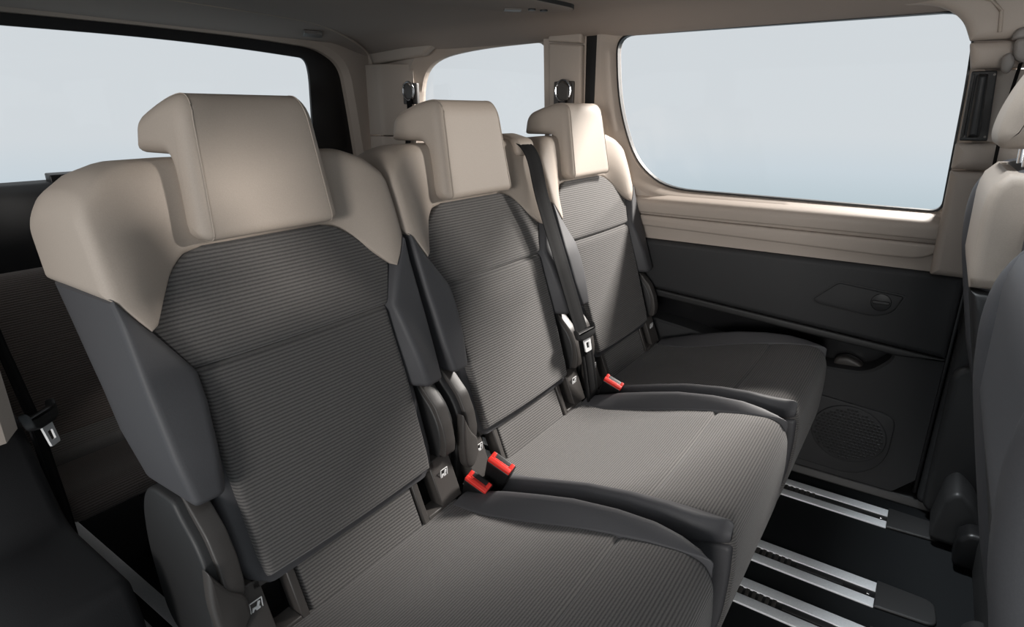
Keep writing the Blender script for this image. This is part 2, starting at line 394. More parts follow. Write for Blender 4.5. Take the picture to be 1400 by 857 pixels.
# table mount cover: a fine outlined lid with a round catch
lid = round_poly([(.25, .612), (.185, .676), (.01, .660), (.03, .606), (.075, .582), (.235, .598)], [.012, .015, .012, .02, .03, .015], 5)
lid = ccw(lid)
frame('lid_outline', [(inset(lid, -.0015), 1.968), (inset(lid, -.0015), 1.9595), (inset(lid, .0015), 1.9595), (inset(lid, .0015), 1.968)], (.13, .632), BLACKP, dr)
prism('lid', inset(lid, .004), 1.958, 1.97, DOORP, dr, r=.003)
circ = [(.068 + .026 * math.cos(t * math.pi / 16), .632 + .026 * math.sin(t * math.pi / 16)) for t in range(32)]
ct = prism('lid_catch', circ, 1.955, 1.962, BLACKP, dr, r=.002)
prism('catch_grip', round_poly(rect(.046, .090, .627, .637), .004), 1.949, 1.957, DARKP, ct, r=.002)
# joint edge strip of the door
prism('door_edge_strip', rect(-.122, -.112, .05, .76), 1.978, 2.06, BLACKP, dr, r=.003)
zero()
gd = frame('window_2', [(w_in, 2.042)], (.48, 1.15), GLASS, close=False, cap=True)
tag(gd, 'large side window pane of the sliding door, pale fog outside', 'window', kind='structure')

# ---- B pillar and front part of the far wall
bp_ = empty('trim_1', (XW, -.2, 0), 'beige upper and charcoal lower door pillar beside the passenger seat', 'pillar', kind='structure')
def bx(z): return 1.955 if z < 1.0 else 1.955
prism('pillar_lower_trim', round_poly([(-.03, .735), (-.024, 1.010), (-.20, 1.010), (-.23, .735)], .006), 1.925, 1.976, BEIGE_P, bp_, r=.02, nr=4)
prism('pillar_middle_trim', round_poly([(-.024, 1.014), (-.022, 1.078), (-.20, 1.078), (-.20, 1.014)], .006), 1.92, 1.974, BEIGE_P, bp_, r=.022, nr=4)
prism('pillar_recess_trim', round_poly([(-.055, 1.08), (-.048, 1.25), (-.20, 1.25), (-.20, 1.08)], .004), 1.955, 1.974, BEIGE_P, bp_, r=.006)
prism('pillar_upper_trim', round_poly([(-.018, 1.252), (-.005, 1.312), (-.20, 1.312), (-.20, 1.252)], .006), 1.92, 1.974, BEIGE_P, bp_, r=.022, nr=4)
prism('pillar_top_trim', round_poly([(-.005, 1.316), (.02, 1.37), (.08, 1.405), (.30, 1.412), (.30, 1.45), (-.20, 1.45), (-.20, 1.316)], [.003, .04, .04, .02, .01, .01, .003], 6), 1.92, 1.974, BEIGE_P, bp_, r=.022, nr=4)
prism('charcoal_pillar_base', round_poly([(-.125, .03), (-.125, .733), (-.20, .733), (-.20, .03)], .02), 1.955, 2.06, DOORP, bp_, r=.02)
prism('charcoal_pillar_step', round_poly([(-.14, .03), (-.13, .47), (-.16, .50), (-.30, .495), (-.30, .03)], .03), 1.925, 1.96, DARKP, bp_, r=.015)
vs, fs = tube_geo([(1.915, -.058, 1.33), (1.915, -.052, 1.375), (1.915, -.03, 1.40), (1.915, .02, 1.418), (1.917, .12, 1.426)], .004, 8)
link('door_edge_seal', vs, fs, BEIGE, bp_)
prism('belt_foot_cover', round_poly([(-.16, .02), (-.175, .16), (-.20, .19), (-.24, .155), (-.27, .10), (-.36, .07), (-.40, .02)], .02, 5), 1.80, 1.96, DARKP, bp_, r=.012)
zero()
prism_t = prism('trim_2', round_poly([(2.08, 0.0), (1.975, 0.0), (1.985, .028), (2.08, .03)], .006), -1.2, 1.06, DARKP, plane='xz', r=.004)
tag(prism_t, 'dark plastic door sill strip along the foot of the far wall', 'sill', kind='structure')

# front door of the far side and front of the cabin (unseen, added to block low light)
zero()
fd = prism('wall_front', rect(.1, 2.06, .0, .92), -1.75, -1.62, DOORP, plane='xz', r=.02)
tag(fd, 'unseen dark bulkhead under the windscreen, added to block low light', 'wall', kind='structure')
dd = empty('door_2', (XW, -1.0, 0), 'front passenger door with charcoal panel', 'door', kind='structure')
fwin = round_poly([(-.25, .86), (-1.5, .86), (-1.25, 1.38), (-.25, 1.38)], .05, 5)
fo = [(-.2, .02), (-1.75, .02), (-1.75, .80), (-1.4, 1.46), (-.2, 1.46)]
frame('door_panel', [(fo, 2.07), (fo, 1.985), (fwin, 1.985), (fwin, 2.07)], (-1.0, 1.0), DOORP, dd)
zero()

# ---- tailgate with rear window (back wall)
tg = empty('wall_back', (1.1, 2.2, 0), 'tailgate with beige frame, black glass border and charcoal lower trim', 'wall', kind='structure')
XC = 1.13
def mirror(pts): return pts
g_half = [(1.690, .965), (1.702, 1.25), (1.685, 1.357), (1.40, 1.378), (1.13, 1.386)]
gl_in = round_poly([(.57, .952), (1.688, .975), (1.704, 1.30), (1.692, 1.362), (1.40, 1.378), (1.05, 1.386), (.57, 1.380), (.556, 1.25)], [.03, .05, .05, .03, .2, .2, .03, .05], 6)
fr_o = round_poly([(.38, .93), (1.905, .93), (1.880, 1.17), (1.855, 1.345), (1.735, 1.403), (1.45, 1.416), (1.05, 1.419), (.45, 1.412), (.40, 1.30)], [.03, .03, .1, .06, .06, .1, .2, .08, .08], 6)
tf_o = round_poly([(.10, .70), (2.09, .70), (2.085, 1.10), (2.05, 1.34), (1.98, 1.435), (1.80, 1.475), (1.45, 1.51), (1.05, 1.53), (.10, 1.53)], [.02, .02, .1, .1, .08, .1, .2, .2, .05], 6)
frame('glass_border', [(fr_o, 2.222), (fr_o, 2.212), (gl_in, 2.212), (gl_in, 2.222)], (1.13, 1.17), FRIT, tg, plane='xz')
tf_m = [(p[0] - .5 * (p[0] - q[0]), p[1] - .5 * (p[1] - q[1])) for p, q in zip(tf_o, tf_o)]
frame('tailgate_frame', [(tf_o, 2.26), (tf_o, 2.14), (inset(fr_o, -.022), 2.165), (fr_o, 2.190), (fr_o, 2.26)], (1.13, 1.17), BEIGE_P, tg, plane='xz')
prism('tailgate_lower_trim', round_poly([(2.235, .958), (2.15, .955), (2.11, .93), (2.09, .85), (2.10, .68), (2.13, .40), (2.16, .03), (2.235, .03)], [.01, .01, .02, .03, .03, .03, .01, .01]), .14, 2.04, DOORP, tg, r=.02)
prism('glass_foot_clip', round_poly([(2.16, .95), (2.16, .975), (2.20, .98), (2.20, .95)], .004), .70, .86, BLACKP, tg, r=.004)
# seal round the tailgate opening: follows the opening just inside the D pillars
sl = [(1.935, 2.050, .60), (1.935, 2.052, 1.04), (1.93, 2.050, 1.20), (1.928, 2.058, 1.30), (1.922, 2.072, 1.35), (1.905, 2.075, 1.390), (1.84, 2.045, 1.412), (1.72, 1.985, 1.430), (1.60, 1.915, 1.437),
      (1.45, 1.835, 1.441), (1.30, 1.80, 1.441), (1.05, 1.785, 1.441), (.6, 1.785, 1.441), (.25, 1.80, 1.41)]
sm = []
for i in range(len(sl) - 1):
    P_ = [Vector(sl[max(i - 1, 0)]), Vector(sl[i]), Vector(sl[i + 1]), Vector(sl[min(i + 2, len(sl) - 1)])]
    for k in range(5):
        t = k / 5; a, b, c, d = P_
        sm.append(.5 * ((2 * b) + (c - a) * t + (2 * a - 5 * b + 4 * c - d) * t * t + (3 * b - a - 3 * c + d) * t ** 3))
sm.append(Vector(sl[-1]))
vs, fs = tube_geo(sm, .0045, 8)
link('opening_seal', vs, fs, BEIGE, tg)
prism('vent_plate', round_poly([(1.50, 1.955), (1.57, 2.055), (1.645, 2.04), (1.575, 1.945)], .008), 1.422, 1.434, TAUPE_L, tg, plane='xy', r=.002)
zero()
gb = frame('window_3', [(gl_in, 2.216)], (1.13, 1.17), GLASS, plane='xz', close=False, cap=True)
tag(gb, 'wide rear window pane of the tailgate above the nearest seat', 'window', kind='structure')
for o in list(bpy.data.objects):
    if o.name in ('glass_border', 'tailgate_frame'): pass

# ---- near side wall: only behind the open door
wl = empty('wall_left', (.2, 1.5, 0), 'beige and charcoal trim of the near side wall behind the open door', 'wall', kind='structure')
nq_in = round_poly([(1.90, .93), (1.27, .93), (1.28, 1.405), (1.60, 1.40), (1.83, 1.37), (1.90, 1.27)], [.03, .05, .07, .25, .12, .12], 6)
nq_o = [(1.085, .675), (2.15, .675), (2.15, 1.44), (1.10, 1.44)]
frame('upper_trim', [(nq_o, .12), (nq_o, .215), (inset(ccw(round_poly(nq_o, .012)), .012), .235), (inset(ccw(nq_in), -.025), .235), (nq_in, .16), (nq_in, .12)], (1.58, 1.17), BEIGE_P, wl)
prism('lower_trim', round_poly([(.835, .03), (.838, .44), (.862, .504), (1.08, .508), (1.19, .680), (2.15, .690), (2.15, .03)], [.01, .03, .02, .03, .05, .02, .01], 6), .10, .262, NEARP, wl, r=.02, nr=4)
frame('quarter_window_pane', [(nq_in, .14)], (1.58, 1.17), GLASS, wl, close=False, cap=True)
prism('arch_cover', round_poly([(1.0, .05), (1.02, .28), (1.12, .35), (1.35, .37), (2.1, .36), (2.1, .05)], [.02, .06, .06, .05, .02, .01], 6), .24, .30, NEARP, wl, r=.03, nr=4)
zero()

# ------------------------------------------------------------------ floor rails
def rail(x0, x1, y1, label):
    r_ = empty('floor_rail', ((x0 + x1) / 2, .9, 0), label, 'seat rail', 'aluminium seat rails in the van floor')
    w = x1 - x0; y0 = -.062
    prism('outer_strip', rect(x1 - w * .36, x1, y0, y1), 0.0, .006, ALU, r_, plane='xy', r=.002)
    prism('inner_strip', rect(x0, x0 + w * .34, y0, y1), 0.0, .006, ALU, r_, plane='xy', r=.002)
    prism('slot', rect(x0 + w * .33, x1 - w * .35, y0, y1), 0.0005, .0022, BLACKP, r_, plane='xy', r=0)
    prism('slot_insert', rect(x0 + w * .40, x1 - w * .42, .01, .12), 0.002, .005, DARKP, r_, plane='xy', r=.001)
    t0 = None
    for k in range(26):
        y = .135 + k * .016
        if t0 is None:
            t0 = prism('tooth', rect(x0 + w * .335, x1 - w * .36, y, y + .009), 0.002, .0050, TAUPE, r_, plane='xy', r=.001); Y0 = y
        else:
            c = t0.copy(); COL.objects.link(c); c.location = (0, y - Y0, 0)
    prism('slot_pin', rect(x0 + w * .42, x0 + w * .5, y0 + .012, y0 + .018), 0.002, .006, STEEL, r_, plane='xy', r=.001)
    prism('end_cover', round_poly([(x0 + .002, y0), (x1 + .008, y0), (x1 + .004, -.185), (x0 + .012, -.192)], [.001, .001, .025, .025], 5), 0.0, .009, DARKP, r_, plane='xy', r=.004)
    zero()
    return r_
rail(1.815, 1.913, 2.0, 'rail nearest the far wall, under the outer edge of the far seat')
rail(1.455, 1.551, 2.0, 'middle rail of the three in view, in the open floor before the far seat')
rail(1.281, 1.376, 2.0, 'rail emerging below the middle seat cushion with a row of dark teeth')
rail(.385, .479, 2.0, 'rail by the near side trim, behind the hanging belt')

# ------------------------------------------------------------------ the three seats
def yfab(x, z):
    """front surface of the backrest upholstery (y in the seat's own frame, front is -y)"""
    y = interp([(.45, .721), (.47, .727), (.79, .824), (.868, .858), (.955, .903)], z)
    groove = .006 * math.exp(-((z - .797 - .0) / .006) ** 2)
    puff = -.006 * math.cos(min(1, abs(x) / .2) * math.pi / 2)
    return y + groove + puff
HW = [(.45, .178), (.50, .186), (.66, .190), (.76, .186), (.79, .186), (.868, .228), (.885, .222), (.93, .170), (.946, .146), (.953, .128), (.956, .11)]
def y_shoulder(x, z):
    s = smooth(.13, .25, abs(x))
    return (.901 + (z - .95) * .18) * (1 - s) + (.848 + (z - .917) * .36) * s
def sh_low(x):
    return interp([(0, .957), (.105, .957), (.14, .951), (.17, .927), (.222, .866), (.232, .864), (.262, .911), (.3, .911)], abs(x))
def sh_top(x):
    return interp([(0, 1.082), (.12, 1.086), (.19, 1.085), (.23, 1.072), (.26, 1.050), (.275, 1.032)], abs(x))
def sh_ring(x, ins=0.0):
    zl = sh_low(x); zt = sh_top(x)
    pts = [(y_shoulder(x, zl) + .004, zl), (y_shoulder(x, (zl + zt) / 2), (zl + zt) / 2), (y_shoulder(x, zt), zt - .006), (.945, zt + .003), (1.03, zt - .004), (1.085, zt - .035), (1.062, .912), (.98, .912)]
    p = round_poly(pts, [.010, .03, .022, .03, .03, .03, .008, .005], 5)
    p = ccw(p)
    if ins: p = inset(p, ins)
    return [(x, q[0], q[1]) for q in p]
def mirror_x(o, name, parent):
    me = o.data.copy(); me.transform(Matrix.Scale(-1, 4, (1, 0, 0))); me.flip_normals()
    c = bpy.data.objects.new(name, me); COL.objects.link(c); c.parent = parent
    for m in o.modifiers:
        if m.type == 'BEVEL': bevel(c, m.width, m.segments, math.degrees(m.angle_limit))
    return c
def seat_cushion_profile():
    top = [(.745, .372), (.714, .380), (.63, .384), (.52, .412), (.42, .441), (.345, .4585), (.338, .4525), (.331, .460), (.28, .471), (.22, .478), (.19, .470), (.172, .440), (.168, .375), (.172, .276), (.187, .197), (.211, .113), (.245, .045)]
    rad = [.005, .02, .03, .03, .03, .004, .004, .004, .02, .02, .012, .02, .02, .03, .03, .03, .01]
    return round_poly(top + [(.70, .045), (.745, .10)], rad + [.02, .02], 4)
def icon(parent, x, y, z, s):
    """child seat pictogram: a tilted square outline with a seated figure"""
    mb = MB(); t = .10
    def q(u, v): return (x + u * s, y - .0015, z + v * s)
    def poly(pts):
        n = len(pts); k = [q(*p) for p in pts] + [(q(*p)[0], y, q(*p)[2]) for p in pts]
        mb.add(k, [tuple(range(n)), tuple(range(2 * n - 1, n - 1, -1))] + [(i, (i + 1) % n, n + (i + 1) % n, n + i) for i in range(n)])
    o = .95
    poly([(-o, -o), (-o + t, -o), (-o + t, o), (-o, o)]); poly([(-o, o - t), (o, o - t), (o, o), (-o, o)])
    poly([(o - t, -o), (o, -o), (o, o), (o - t, o)])
    poly([(.30, .62), (.62, .50), (.30, -.45), (-.02, -.30)])            # back
    poly([(.30, -.45), (.30, -.10), (-.55, -.02), (-.62, -.38)])         # thigh
    poly([(-.62, -.38), (-.35, -.38), (-.55, -.85), (-.80, -.80)])       # shin
    poly([(.55, -.65), (.55, -.38), (-.1, -.5), (-.1, -.75)])            # base
    return mb.build('child_seat_symbol', WHITE, parent)
def make_seat():
    t = empty('seat', (0, .45, 0), '', 'seat', 'row of three upholstered van seats')
    # --- pedestal
    bs = prism('pedestal', round_poly([(.27, .03), (.24, .15), (.24, .33), (.74, .33), (.80, .25), (.80, .03)], .03), -.205, .205, DARKP, t, r=.02)
    for sx in (-1, 1):
        prism('rail_foot', round_poly(rect(.25, .80, .006, .045), .01), sx * .18 - .022, sx * .18 + .022, BLACKP, t, r=.006)
    # --- cushion
    prof = seat_cushion_profile()
    def wc(x, y, z):
        # side roll-off of the nose, slight dish across the seat
        k = smooth(.60, .2, y)
        if z > .33: z = z - .006 * (1 - min(1, abs(x) / .2) ** 2) * (1 - smooth(.2, .3, .48 - z) * 0)
        return (x, y, z)
    cu = prism('cushion', prof, -.224, .224, FABRIC, t, r=.018, nr=4, warp=wc, mids=9)
    # side bolsters of the cushion in plain grey
    rings = []
    YS = [.70, .66, .60, .52, .45, .40, .36, .32, .29, .265, .24, .22, .205, .195, .188]
    for k, y in enumerate(YS):
        zr = interp([(.188, .474), (.205, .479), (.24, .484), (.29, .489), (.36, .485), (.45, .470), (.52, .450), (.60, .425), (.66, .403), (.70, .388)], y)
        zt = interp([(.16, .478), (.20, .478), (.28, .471), (.345, .4585), (.42, .441), (.52, .412), (.63, .384), (.714, .378)], y) + .001
        xi = interp([(.188, .216), (.24, .214), (.40, .208), (.55, .200), (.70, .194)], y)
        xo = interp([(.188, .234), (.205, .246), (.24, .256), (.30, .262), (.60, .264), (.70, .256)], y)
        xr = min(.247, xo - .012); h = interp([(.188, .035), (.24, .05), (.40, .075), (.70, .08)], y)
        rings.append([(q[0], y, q[1]) for q in ccw(round_poly([(xi, zt - .03), (xi, zt + .001), ((xi + xr) / 2, (zt + zr) / 2 + .004), (xr, zr), (xo, zr - .016), (xo - .002, zr - h), (xi, zr - h - .004)], [.004, .003, .02, .014, .014, .008, .004], 4))])
    e_ = ccw([(q[0], q[2]) for q in rings[-1]]); cxy = (sum(q[0] for q in e_) / len(e_), sum(q[1] for q in e_) / len(e_))
    for k_, yy in ((.90, .183), (.72, .1795)): rings.append([(cxy[0] + (q[0] - cxy[0]) * k_, yy, cxy[1] + (q[2] - cxy[1]) * k_) for q in rings[14]])
    cb = loft('cushion_bolster', rings, GREY, t, sharp=50)
    cb2 = mirror_x(cb, 'cushion_bolster', t)
    sk = prism('side_skirt', round_poly([(.176, .435), (.70, .36), (.735, .10), (.70, .048), (.250, .050), (.217, .116), (.193, .20), (.178, .28), (.174, .37)], [.012, .02, .03, .02, .02, .03, .03, .03, .02]), .205, .231, GREY, t, r=.008)
    sk2 = mirror_x(sk, 'side_skirt', t)
    for o_ in (cu, cb, cb2, sk, sk2): o_.location.x = .018
    # --- lumbar strip between cushion and backrest, with anchor pockets on both sides
    def ystrip(x, z): return .712 + (z - .378) * .40
    pad('lumbar_strip', lambda z: -.130, lambda z: .134, .366, .455, ystrip, FABRIC, t, r=.006, thick=.03, nx=8, nz=10)
    mb = MB()
    for a, b, c, d in ((.136, .150, .372, .472), (.150, .205, .458, .472), (.150, .205, .366, .384), (.192, .252, .380, .472)):
        v = []
        for (x, z) in ((a, c), (b, c), (b, d), (a, d)):
            v += [(x, ystrip(x, z) - .004, z), (x, ystrip(x, z) + .03, z)]
        mb.add(v, [(0, 2, 4, 6), (1, 7, 5, 3), (0, 1, 3, 2), (2, 3, 5, 4), (4, 5, 7, 6), (6, 7, 1, 0)])
    an = mb.build('anchor_pocket', TAUPE, t); bevel(an, .002, 2)
    mb = MB(); mb.box(.146, .196, .772, .80, .37, .47); rc = mb.build('pocket_recess', BLACKP, an)
    an2 = mirror_x(an, 'anchor_pocket', t); mirror_x(rc, 'pocket_recess', an2)
    icon(an, .222, ystrip(0, .440) - .0055, .440, .011); i2 = icon(an2, -.210, ystrip(0, .440) - .0055, .440, .011)
    # --- recliner covers and hinge arms
    arm = round_poly([(.80, .632), (.785, .608), (.757, .580), (.738, .540), (.735, .500), (.748, .46), (.750, .36), (.78, .33), (.90, .36), (.92, .50), (.905, .59), (.87, .635)], [.01, .02, .03, .03, .03, .02, .01, .03, .05, .05, .04, .03], 5)
    rcv = prism('recliner_cover', arm, .222, .268, DARKP, t, r=.006)
    rim_o = [(.830, .628), (.800, .604), (.770, .576), (.751, .538), (.744, .505), (.748, .475)]
    rim_i = [(.810, .643), (.779, .615), (.748, .583), (.730, .542), (.723, .505), (.726, .475)]
    prism('recliner_rim', round_poly(rim_i + rim_o[::-1], .01), .224, .254, TAUPE, rcv, r=.003)
    rc2 = mirror_x(rcv, 'recliner_cover', t)
    mirror_x(rcv.children[0], 'recliner_rim', rc2)
    lv = round_poly([(-.272, .552), (-.262, .530), (-.247, .500), (-.226, .478), (-.222, .44), (-.24, .41), (-.268, .42), (-.277, .49)], [.004, .02, .03, .012, .01, .02, .02, .03], 4)
    prism('release_lever', lv, .720, .742, TAUPE, t, plane='xz', r=.006)
    # --- backrest core
    rings = []
    for z, hw, yb in ((.455, .185, .88), (.47, .205, .90), (.50, .213, .915), (.63, .216, .945), (.72, .216, .98), (.84, .222, 1.035), (.93, .222, 1.07)):
        yf_ = yfab(.0, z) + .020
        rings.append([(p[0], p[1], z) for p in round_poly([(-hw, yf_), (hw, yf_), (hw * .98, yb), (-hw * .98, yb)], [.022, .022, .03, .03], 5)])
    loft('backrest_shell', rings, GREY, t)
    lo = pad('lower_backrest_panel', lambda z: -interp(HW, z), lambda z: interp(HW, z), .472, .797, yfab, FABRIC, t, r=.010, thick=.03, nz=30)
    pad('upper_backrest_panel', lambda z: -interp(HW, z), lambda z: interp(HW, z), .797, .957, yfab, FABRIC, t, r=.006, thick=.03, nz=30)
    # --- shoulder cover
    xs = []; R = .018; X = .2725
    rings = []
    for k in range(6):
        a = math.pi / 2 * k / 5; rings.append(sh_ring(-X + R * (1 - math.cos(a)), R * (1 - math.sin(a))))
    n = 44
    for k in range(1, n): x = (-X + R) + 2 * (X - R) * k / n; rings.append(sh_ring(x))
    for k in range(5, -1, -1):
        a = math.pi / 2 * k / 5; rings.append(sh_ring(X - R * (1 - math.cos(a)), R * (1 - math.sin(a))))
    loft('shoulder_cover', rings, BEIGE, t, sharp=50)
    # --- side bolsters: inner contact, inner ridge, outer ridge, rear
    rings = []
    for z, x0, xi, yi, xr, yr, yb in ((.634, .192, .214, .752, .258, .754, .930), (.645, .19, .212, .751, .261, .754, .948), (.70, .188, .205, .768, .263, .776, .968),
                                      (.76, .186, .196, .792, .265, .796, .990), (.80, .188, .192, .813, .266, .810, 1.010), (.868, .228, .232, .838, .267, .833, 1.045), (.913, .259, .261, .850, .268, .848, 1.068)):
        yc = yfab(x0, z) + .018
        rings.append([(x0, yc, z), (xi, max(yi, 0) if yi < yc - .004 else yc - .004, z), (xr, yr, z), (xr + .003, yb - .03, z), (xr - .02, yb, z), (x0, yb, z)])
    R2 = []
    rads = [.006, .012, .012, .03, .03, .01]
    def bring(r_, ins, dz):
        p = ccw(round_poly([(q[0], q[1]) for q in r_], rads, 5))
        if ins: p = inset(p, ins)
        return [(q[0], q[1], r_[0][2] + dz) for q in p]
    for k in range(5):
        a = math.pi / 2 * k / 4; R2.append(bring(rings[0], .012 * (1 - math.sin(a)), .012 * (1 - math.cos(a)) - .004))
    R2 += [bring(r_, 0, 0) for r_ in rings[2:]]
    R2.append(bring(rings[-1], .008, .006))
    bo = loft('backrest_bolster', R2, GREY, t, sharp=50)
    mirror_x(bo, 'backrest_bolster', t)
    # --- headrest
    hp = round_poly([(.868, .966), (.905, 1.180), (.965, 1.176), (1.045, 1.146), (1.050, 1.090), (.952, 1.090), (.935, 1.06), (.928, .985), (.915, .964)],
                    [.018, .040, .05, .024, .008, .016, .02, .02, .016], 6)
    def wh(x, y, z):
        k = interp([(.96, 1.0), (1.06, .97), (1.12, .93), (1.18, .84)], z)
        y = y + .004 * (1 - (x / .13) ** 2) * (1 if y < .95 else 0)
        return (x * k + .003, y, z)
    hr = prism('headrest', hp, -.130, .130, BEIGE, t, r=.025, nr=6, warp=wh, mids=8, sharp=60)
    for sx in (-.110, .110):
        ins_ = inset(ccw(hp), .0005); lo_ = [q for q in ins_ if q[0] < .93 or q[1] > 1.13]
        i0 = max(range(len(lo_)), key=lambda i: (Vector(lo_[i]) - Vector(lo_[i - 1])).length); lo_ = lo_[i0:] + lo_[:i0]
        vs, fs = tube_geo([wh(sx, q[0], q[1]) for q in lo_], .0011, 6); link('seam', vs, fs, BEIGE, hr)
    for sx in (-.06, .06):
        vs, fs = tube_geo([(sx, .985, 1.05), (sx, .985, 1.10)], .007, 10); link('headrest_post', vs, fs, STEEL, hr)
    zero()
    return t
def buckle(parent, p, up, along):
    """black housing with a slotted red push button on its end; along = its wide direction"""
    z = Vector(up).normalized(); x = Vector(along); x = (x - z * x.dot(z)).normalized(); y = z.cross(x)
    M = Matrix.Translation(p) @ Matrix((x, y, z)).transposed().to_4x4()
    def tr(v): return [tuple(M @ Vector(q)) for q in v]
    vs, fs, uv = prism_geo(round_poly([(-.022, -.10), (.022, -.10), (.029, .0), (-.029, .0)], .005), -.016, .016, 'xz', .005)
    b = link('belt_buckle', tr(vs), fs, BLACKP, parent)
    mb = MB()
    for a0, a1, b0, b1, h in ((-.027, .027, -.0145, -.005, .007), (-.027, -.018, -.006, .010, .006), (.018, .027, -.006, .010, .006), (-.02, .02, -.006, .002, .001)):
        vs, fs, uv = prism_geo(round_poly(rect(a0, a1, b0, b1), .002), -.004, h, 'xy', .0015)
        mb.add(tr(vs), fs)
    mb.build('release_button', RED, b)
    return b
seat1 = make_seat(); CX = (.578, 1.130, 1.682)
seat1['label'] = 'nearest of the three seats in the row, its back in shade under a lit headrest'
seat2 = copy_tree(seat1); seat3 = copy_tree(seat1)
seat2['label'] = 'middle seat of the row, with a black belt over its shoulder'
seat3['label'] = 'farthest seat of the row, beside the sliding door window'
for s_, cx in zip((seat1, seat2, seat3), CX): s_.location.x = cx
def in_seat(s_):
    ORG[:] = s_.location
in_seat(seat1); buckle(seat1, (.578 + .264, .672, .418), (-.30, -.42, .85), (.15, -1, -.45))
in_seat(seat2); buckle(seat2, (1.130 - .250, .640, .455), (-.25, -.40, .88), (.15, -1, -.45)); buckle(seat2, (1.130 + .288, .640, .435), (-.30, -.40, .86), (.15, -1, -.45))
# belt guide cap on the middle seat's shoulder
prism('belt_guide', round_poly([(.89, 1.045), (.90, 1.085), (.96, 1.100), (1.06, 1.085), (1.08, 1.03)], .015, 5), 1.130 + .185, 1.130 + .262, BEIGE, seat2, r=.012)
zero()

# ------------------------------------------------------------------ seat belts
def ribbon_geo(pts, w, th=.0016, wdir=(1, 0, 0), n=6, ribs=0):
    """flat webbing along pts (smoothed), width along wdir"""
    P = [Vector(p) for p in pts]; S = []
    for i in range(len(P) - 1):
        a, b, c, d = P[max(i - 1, 0)], P[i], P[i + 1], P[min(i + 2, len(P) - 1)]
        for k in range(n):
            t = k / n; S.append(.5 * ((2 * b) + (c - a) * t + (2 * a - 5 * b + 4 * c - d) * t * t + (3 * b - a - 3 * c + d) * t ** 3))
    S.append(P[-1]); vs = []; fs = []
    W0 = Vector(wdir).normalized()
    prof = [(-.5, -.5), (-.42, -1), (-.30, -.45), (-.24, -1), (.24, -1), (.30, -.45), (.42, -1), (.5, -.5), (.5, .5), (-.5, .5)]
    m = len(prof)
    for i, p in enumerate(S):
        d = (S[min(i + 1, len(S) - 1)] - S[max(i - 1, 0)]).normalized()
        wv = (W0 - d * W0.dot(d)).normalized(); nv = d.cross(wv)
        if nv.y > 0: nv = -nv
        for a, b in prof: vs.append(tuple(p + wv * a * w - nv * b * th))
    for i in range(len(S) - 1):
        for k in range(m): fs.append((i * m + k, i * m + (k + 1) % m, (i + 1) * m + (k + 1) % m, (i + 1) * m + k))
    fs.append(tuple(range(m))); fs.append(tuple((len(S) - 1) * m + k for k in range(m)))
    return vs, fs
def tongue(parent, p, M3):
    """plastic shoulder of the tongue plus its steel plate with a window"""
    M = Matrix.Translation(p) @ M3.to_4x4()
    def tr(v): return [tuple(M @ Vector(q)) for q in v]
    vs, fs, uv = prism_geo(round_poly([(-.040, .022), (-.034, .008), (.034, .008), (.040, .022), (.036, -.010), (.022, -.016), (-.022, -.016), (-.036, -.010)], .006), -.008, .010, 'xz', .005)
    b = link('tongue', tr(vs), fs, DARKP, parent)
    o_ = round_poly([(-.015, -.012), (.015, -.012), (.013, -.052), (-.013, -.052)], .004); i_ = round_poly([(-.007, -.026), (.007, -.026), (.006, -.043), (-.006, -.043)], .002)
    angs = sorted(set([round(math.atan2(q[1] + .034, q[0]), 4) for q in o_ + i_])); n = len(angs); v = []; f = []
    for poly, d in ((o_, .001), (o_, -.0025), (i_, -.0025), (i_, .001)):
        for a in angs:
            q = ray_poly(poly, (0, -.034), a); v.append((q[0], d, q[1]))
    for l in range(4):
        for i in range(n): f.append((l * n + i, l * n + (i + 1) % n, ((l + 1) % 4) * n + (i + 1) % n, ((l + 1) % 4) * n + i))
    link('latch_plate', tr(v), f, WHITE, b, sharp=30)
    return b
def frame3(down, side):
    """rotation whose -z runs along down and x along side"""
    z = -Vector(down).normalized(); x = Vector(side); x = (x - z * x.dot(z)).normalized(); y = z.cross(x)
    return Matrix((x, y, z)).transposed()
b = empty('seat_belt', (1.36, .70, .4), 'black seat belt running down the middle seat from its shoulder', 'seat belt', 'seat belts')
pts = [(1.352, 1.00, 1.078), (1.350, .925, 1.082), (1.342, .872, 1.045), (1.340, .838, .94), (1.346, .785, .79), (1.356, .735, .64), (1.362, .716, .58)]
vs, fs = ribbon_geo(pts, .062, .0016); link('webbing', vs, fs, WEB, b)
pts2 = [(1.362, .712, .58), (1.372, .700, .50), (1.380, .690, .42), (1.384, .684, .372)]
vs, fs = ribbon_geo(pts2, .060, .004); link('lap_webbing', vs, fs, WEB, b)
tongue(b, Vector((1.360, .706, .585)), frame3((.02, -.10, -.5), (1, -.15, 0)))
zero()
b = empty('seat_belt', (.275, 1.19, .08), 'black seat belt hanging on the near side trim, left edge of the photo', 'seat belt', 'seat belts')
vs, fs = ribbon_geo([(.268, 1.26, .93), (.272, 1.23, .795), (.275, 1.213, .735), (.277, 1.185, .665)], .034, .0016, (0.55, .8, .2)); link('webbing', vs, fs, WEB, b)
vs, fs = ribbon_geo([(.277, 1.185, .655), (.280, 1.185, .56), (.283, 1.18, .44), (.285, 1.18, .21), (.287, 1.18, .08)], .040, .003, (0.6, .75, 0)); link('lap_webbing', vs, fs, WEB, b)
tongue(b, Vector((.284, 1.165, .665)), frame3((.03, -.08, -.3), (.6, .65, 0)))
zero()
